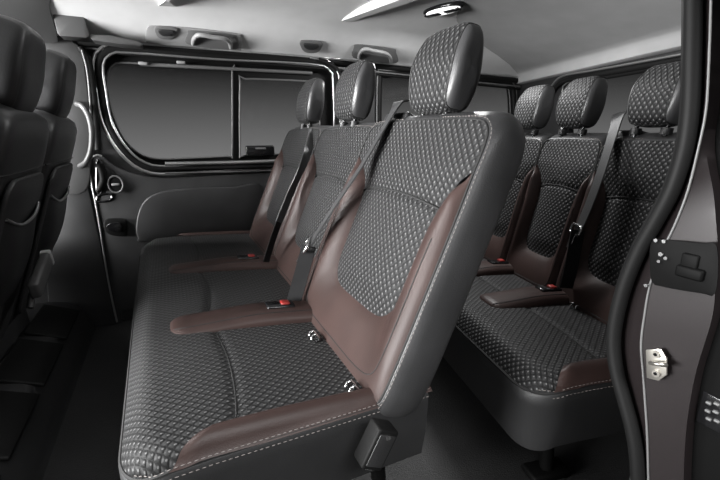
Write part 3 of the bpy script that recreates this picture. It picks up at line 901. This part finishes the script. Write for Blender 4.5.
# ---- tapered air-duct ridges on the ceiling
def ridge(name, pts, drop):
    """raised roof duct: foot outline on the ceiling, crest lower and smaller"""
    foot = [at(x, y, z=ZC - .004) for x, y in pts[0]]; crest = [at(x, y, z=ZC - drop) for x, y in pts[1]]
    n = len(foot); V = [p + Vector((0, 0, .03)) for p in foot] + foot + crest
    F = []
    for k in range(2):
        for i in range(n): F.append((k * n + i, k * n + (i + 1) % n, (k + 1) * n + (i + 1) % n, (k + 1) * n + i))
    F.append(tuple(2 * n + i for i in range(n))); F.append(tuple(range(n))[::-1])
    return structure(mesh(name, V, F, M['ceiling'], angle=4))
ridge('trim_7', ([(316, 27), (332, 30), (425, 2), (490, -24), (470, -36), (398, -8)], [(324, 27.5), (329, 28.5), (418, 0), (480, -26), (474, -31), (410, -4)]), .022)
ridge('trim_18', ([(262, 18), (266, 21), (316, 29), (322, 27), (300, 22), (275, 17)], [(267, 19.5), (270, 20.5), (314, 27), (317, 26.5), (300, 23.5), (277, 19)]), .010)
ridge('trim_8', ([(148, 13), (187, 14), (215, -30), (190, -36)], [(164, 2), (169, 2), (198, -28), (192, -30)]), .050)

# ---- front pillar area on the far side
pl = thing('trim_9', (at(72, 120, y=YW - .05).x, YW - .04, FLOOR), None, None, kind='structure')
def fplate(name, pts, y, th, mat, parent, n=40, bev=.006):
    V, F = plate_geo(px_loop(pts, n, y=y) if n else [at(a, b, y=y) for a, b in pts], [], Vector((0, th, 0)), bev); return mesh(name, V, F, mat, parent, angle=40)
fplate('pillar_cover', [(40, 38), (78, 45), (86, 75), (90, 120), (88, 187), (60, 187), (50, 120)], YW - .035, .034, M['darkgrey'], pl, 50)
fplate('lower_pillar', [(56, 187), (88, 187), (104, 260), (116, 325), (50, 330), (45, 260)], YW - .03, .029, M['plastic'], pl, 0)
tube('pillar_seal', catmull([at(x, y, y=YW - .04) for x, y in [(80, 47), (88, 60), (93, 90), (96, 125), (98, 150)]], 30), .013, M['rubber'], pl, n=10)
tube('pillar_trim', catmull([at(x, y, y=YW - .052) for x, y in [(82, 50), (87, 70), (90, 100), (92, 140)]], 30), .004, M['midplastic'], pl, n=8)
g = tube('grab_handle', catmull([at(x, y, y=YW - q) for x, y, q in [(77, 104, .035), (83, 107, .07), (89, 117, .085), (92, 132, .09), (91, 150, .085), (86, 162, .07), (80, 166, .035)]], 30), .011, M['darkgrey'], None, n=12)
tag(g, 'upright curved grey grab handle on the pillar behind the front seats', 'grab handle', 'grab handles along the roof edge'); del g['group']
# upper corner cover and ledge
t10 = thing('trim_10', at(70, 25, y=1.95), None, None, kind='structure')
V, F = plate_geo([at(x, y, y=1.94) for x, y in [(51, 9), (80, 13), (84, 16), (90, 36), (86, 38), (60, 36), (57, 33)]], [], Vector((0, .08, 0)), .006); mesh('corner_cover', V, F, M['darkgrey'], t10, angle=40)
V, F = plate_geo([at(x, y, y=1.95) for x, y in [(88, 34), (110, 35), (138, 41), (143, 44), (142, 46), (118, 44), (92, 40)]], [], Vector((0, .08, 0)), .005); mesh('ledge', V, F, M['darkgrey'], t10, angle=40)

structure(cove_plate('trim_17', [(-60, -30), (49, -30), (50, 6), (54, 22), (57, 36), (48, 42), (-60, 34)], 0 or 90, .004, M['darkgrey'], None, off=.012))  # dark plate added over the cove to paint in the front lining's shadow
# ---- padded ridge across the floor behind the front seats
V = []; NY = 30
pr = [(-.72, FLOOR + .0), (-.70, FLOOR + .10), (-.66, FLOOR + .145), (-.58, FLOOR + .155), (-.50, FLOOR + .15), (-.44, FLOOR + .125), (-.40, FLOOR + .06), (-.385, FLOOR + .008), (-.38, FLOOR)]
prc = catmull([Vector((x, 0, z)) for x, z in pr], 40)
for i in range(NY + 1):
    y = .35 + 1.70 * i / NY
    for p in prc: V.append(Vector((p.x, y, p.z)))
F = grid_faces(NY + 1, 40); F += [tuple(range(40))[::-1], tuple(NY * 40 + k for k in range(40))]
structure(mesh('trim_11', V, F, M['plastic'], angle=50))
for k in range(5):
    y0 = .42 + k * .32
    # pads lie on the sloping flank of the ridge
    mid = Vector((-.475, y0 + .14, FLOOR + .1445)); t = Vector((-.86, 0, .36)).normalized(); nz = Vector((.36, 0, .86)).normalized()
    V, F = rbox_geo((.135, .27, .014), .006, 3, frame(mid, t, Vector((0, 1, 0)), nz))
    o = structure(mesh('trim_%d' % (12 + k), V, F, M['gloss' if False else 'rubber'], angle=40))

# ================================================================== NEAR DOOR OPENING
XJ = .62
jl = lambda pts, x=XJ: [at(a, b, x=x) for a, b in pts]
JIN = [(702, -60), (702, 0), (701, 60), (699, 110), (693, 150), (680, 190), (663, 222), (646, 252), (632, 285), (623, 318), (620, 345), (623, 372), (631, 402), (639, 432), (644, 465), (646, 520), (647, 580)]
def off_px(pts, dx): return [(a + dx, b) for a, b in pts]
w5 = thing('wall_right', (XJ, at(660, 300, x=XJ).y, FLOOR), None, None, kind='structure')
edge = catmull(jl(JIN), 90)
def strip(name, a_pts, b_pts, xa, xb, depth, mat, n=80, bev=.004):
    A = catmull(jl(a_pts, xa), n); Bp = catmull(jl(b_pts, xb), n)
    V = []; 
    for p, q in zip(A, Bp): V += [p, p.lerp(q, .5), q, q + Vector((depth, 0, 0)), p + Vector((depth, 0, 0))]
    F = grid_faces(n, 5, wrap_v=True); F += [tuple(range(5))[::-1], tuple((n - 1) * 5 + k for k in range(5))]
    return mesh(name, V, F, mat, w5, angle=40)
JR = [(714, -60), (713, 0), (711, 60), (709, 110), (706, 150), (713, 190), (716, 222), (718, 252), (716, 285), (712, 318), (704, 345), (696, 372), (690, 402), (686, 432), (684, 465), (683, 520), (683, 580)]
JM = [(712, -60), (711, 0), (709, 60), (706, 110), (698, 150), (688, 190), (676, 222), (662, 252), (650, 285), (644, 318), (641, 345), (643, 372), (645, 402), (647, 432), (648, 465), (649, 520), (650, 580)]
strip('door_jamb', JM, JR, XJ, XJ + .01, .09, M['paint'])
strip('jamb_return', JIN, JM, XJ + .012, XJ, .08, M['paint'])
tube('jamb_highlight', catmull(jl(JM, XJ - .001), 90), .0016, M['midplastic'], w5, n=8)  # pale grey line painting in the reflection along the paint fold
tube('door_seal', catmull([p + Vector((-.004, .008, 0)) for p in jl(JIN)], 90), .0105, M['rubber'], w5, n=12)
tube('inner_seal', catmull([p + Vector((.014, .020, 0)) for p in jl(JIN)], 90), .009, M['rubber'], w5, n=12)
# inner lining of the near side behind the opening
V, F = plate_geo([Vector((XJ + .07, .335, FLOOR)), Vector((1.70, .26, FLOOR)), Vector((1.70, .26, .36)), Vector((XJ + .07, .335, .36))], [], Vector((0, -.03, 0))); mesh('side_lining', V, F, M['panel'], w5)
# lock recess as a flat plate, the hollow's shade put into its dark colour
rc = jl([(651, 243), (656, 239), (700, 243), (717, 246), (716, 292), (700, 293), (660, 286), (652, 281), (650, 262)], XJ - .004)
V, F = plate_geo(catmull(rc, 50, True), [], Vector((-.0012, 0, 0)), .0004); lr = mesh('lock_recess_shade', V, F, M['studio'], w5, angle=40)
for a, b, r in ((662, 254, .0030), (667, 258, .0024), (660, 261, .0022)):
    c = at(a, b, x=XJ - .005); V, F = tube_geo([c, c + Vector((-.004, 0, 0))], r, n=12); mesh('lock_bolt', V, F, M['chrome'], lr)
a, b = at(676, 272, x=XJ - .008), at(704, 274, x=XJ - .008)
V, F = rbox_geo((.008, (a - b).length, .016), .003, 2, Matrix.Translation((a + b) / 2)); mesh('lock_bar', V, F, M['studio'], lr)
V, F = rbox_geo((.006, .020, .022), .002, 2, Matrix.Translation(at(690, 262, x=XJ - .006))); mesh('lock_block', V, F, M['studio'], lr)
for i, (a, b) in enumerate(((648, 285), (666, 241), (658, 240))):
    c = at(a, b, x=XJ - .002); V, F = tube_geo([c, c + Vector((-.006, 0, 0))], .0026, n=10); mesh('screw', V, F, M['chrome'], lr)
# striker
sp = [at(x, y, x=XJ - .002) for x, y in [(648, 349), (663, 348), (669, 358), (669, 374), (661, 380), (649, 377)]]
stk = thing('door_striker', at(658, 364, x=XJ), 'steel door striker plate with two screws on the painted door jamb', 'door striker')
sp = [p + Vector((-.003, 0, 0)) for p in sp]
V, F = plate_geo(sp, [], Vector((-.003, 0, 0)), .0008); mesh('striker_plate', V, F, M['steel'], stk, angle=30)
tube('striker_loop', catmull([at(x, y, x=XJ - dx) for x, y, dx in [(651, 363, .006), (651, 363, .018), (657, 364, .026), (665, 365, .018), (665, 365, .006)]], 24), .0030, M['steel'], stk, n=10)
for x, y in ((657, 354), (657, 373)):
    c = at(x, y, x=XJ - .008); V, F = tube_geo([c, c + Vector((-.004, 0, 0))], .0052, n=16); sc_ = mesh('screw', V, F, M['steel'], stk)
    V, F = tube_geo([c + Vector((-.0035, 0, 0)), c + Vector((-.005, 0, 0))], .0026, n=6); mesh('screw_socket', V, F, M['gloss'], sc_)
# open sliding door, pushed back along the outside
d2 = thing('door_2', at(712, 300, x=XJ + .03), None, None, kind='structure')
dd = [at(x, y, x=XJ + .03) for x, y in [(702, -60), (800, -60), (860, 560), (684, 560), (690, 440), (704, 345), (716, 285), (716, 200), (712, 110), (703, 20)]]
V, F = plate_geo(dd, [], Vector((.5, 0, 0)), .004); mesh('door_shell', V, F, M['studio'], d2, angle=40)
for i, (x, y) in enumerate(((709, 403), (717, 404), (708, 411), (716, 412), (709, 419), (717, 421))):
    V, F = rbox_geo((.006, .007, .004), .0015, 2, Matrix.Translation(at(x, y, x=XJ + .027))); mesh('contact_pin', V, F, M['midplastic'], d2)
V, F = rbox_geo((.004, .030, .050), .003, 2, Matrix.Translation(at(712, 412, x=XJ + .0295))); mesh('contact_plate', V, F, M['gloss'], d2)
# ================================================================== LIGHT
def area(name, loc, target, w, h, power, col=(1, 1, 1), spread=180):
    l = bpy.data.lights.new(name, 'AREA'); l.shape = 'RECTANGLE'; l.size = w; l.size_y = h; l.energy = power; l.color = col; l.spread = R_(spread)
    o = bpy.data.objects.new(name, l); COL.objects.link(o); o.location = loc
    o.rotation_euler = (Vector(target) - Vector(loc)).to_track_quat('-Z', 'Y').to_euler()
    return o
area('softbox_windscreen', (-2.5, .75, -.05), (1.2, 1.5, .48), 1.6, .6, 110, spread=100)
area('fill_front_roof', (-.85, 1.60, .37), (.30, 1.40, -.32), .8, .25, 22, spread=75)  # fill light added out of view under the roof to brighten the far seats
area('softbox_side_door', (.15, -1.0, 1.08), (.7, .9, -.3), 1.4, .5, 40, spread=120)
area('dome_lamp_light', dl + Vector((0, 0, -.03)), dl + Vector((0, 0, -1)), .25, .08, 13)

w = bpy.data.worlds.new('studio'); S.world = w; w.use_nodes = True
nt = w.node_tree; g = NT(nt); bg = nt.nodes['Background']
tc = g.n('ShaderNodeTexCoord'); sp = g.n('ShaderNodeSeparateXYZ'); g.link(tc.outputs['Generated'], sp.inputs[0])
cr = g.n('ShaderNodeValToRGB'); e = cr.color_ramp
e.elements[0].position = .40; e.elements[0].color = (.05, .05, .05, 1)
e.elements[1].position = .62; e.elements[1].color = (.010, .010, .010, 1)
q = e.elements.new(.475); q.color = (.34, .34, .34, 1)
q = e.elements.new(.568); q.color = (.016, .016, .016, 1)
g.link(g.m('ADD', g.m('MULTIPLY', sp.outputs[2], .5), .5), cr.inputs[0])
g.link(cr.outputs[0], bg.inputs[0]); bg.inputs[1].default_value = 1.0

# ================================================================== CAMERA
cam = bpy.data.cameras.new('camera'); co = bpy.data.objects.new('camera', cam); COL.objects.link(co)
cam.sensor_width = 36; cam.lens = 36 * FPX / 720; cam.clip_start = .02
co.matrix_world = Matrix(((CR.x, CU.x, -CF.x, 0), (CR.y, CU.y, -CF.y, 0), (CR.z, CU.z, -CF.z, 0), (0, 0, 0, 1)))
S.camera = co
for o in S.objects:
    if o.parent is None: o.location.z += ZUP
S.view_settings.view_transform = 'Standard'; S.view_settings.look = 'None'; S.view_settings.gamma = 1
S.view_settings.use_curve_mapping = False
S.view_settings.exposure = 0
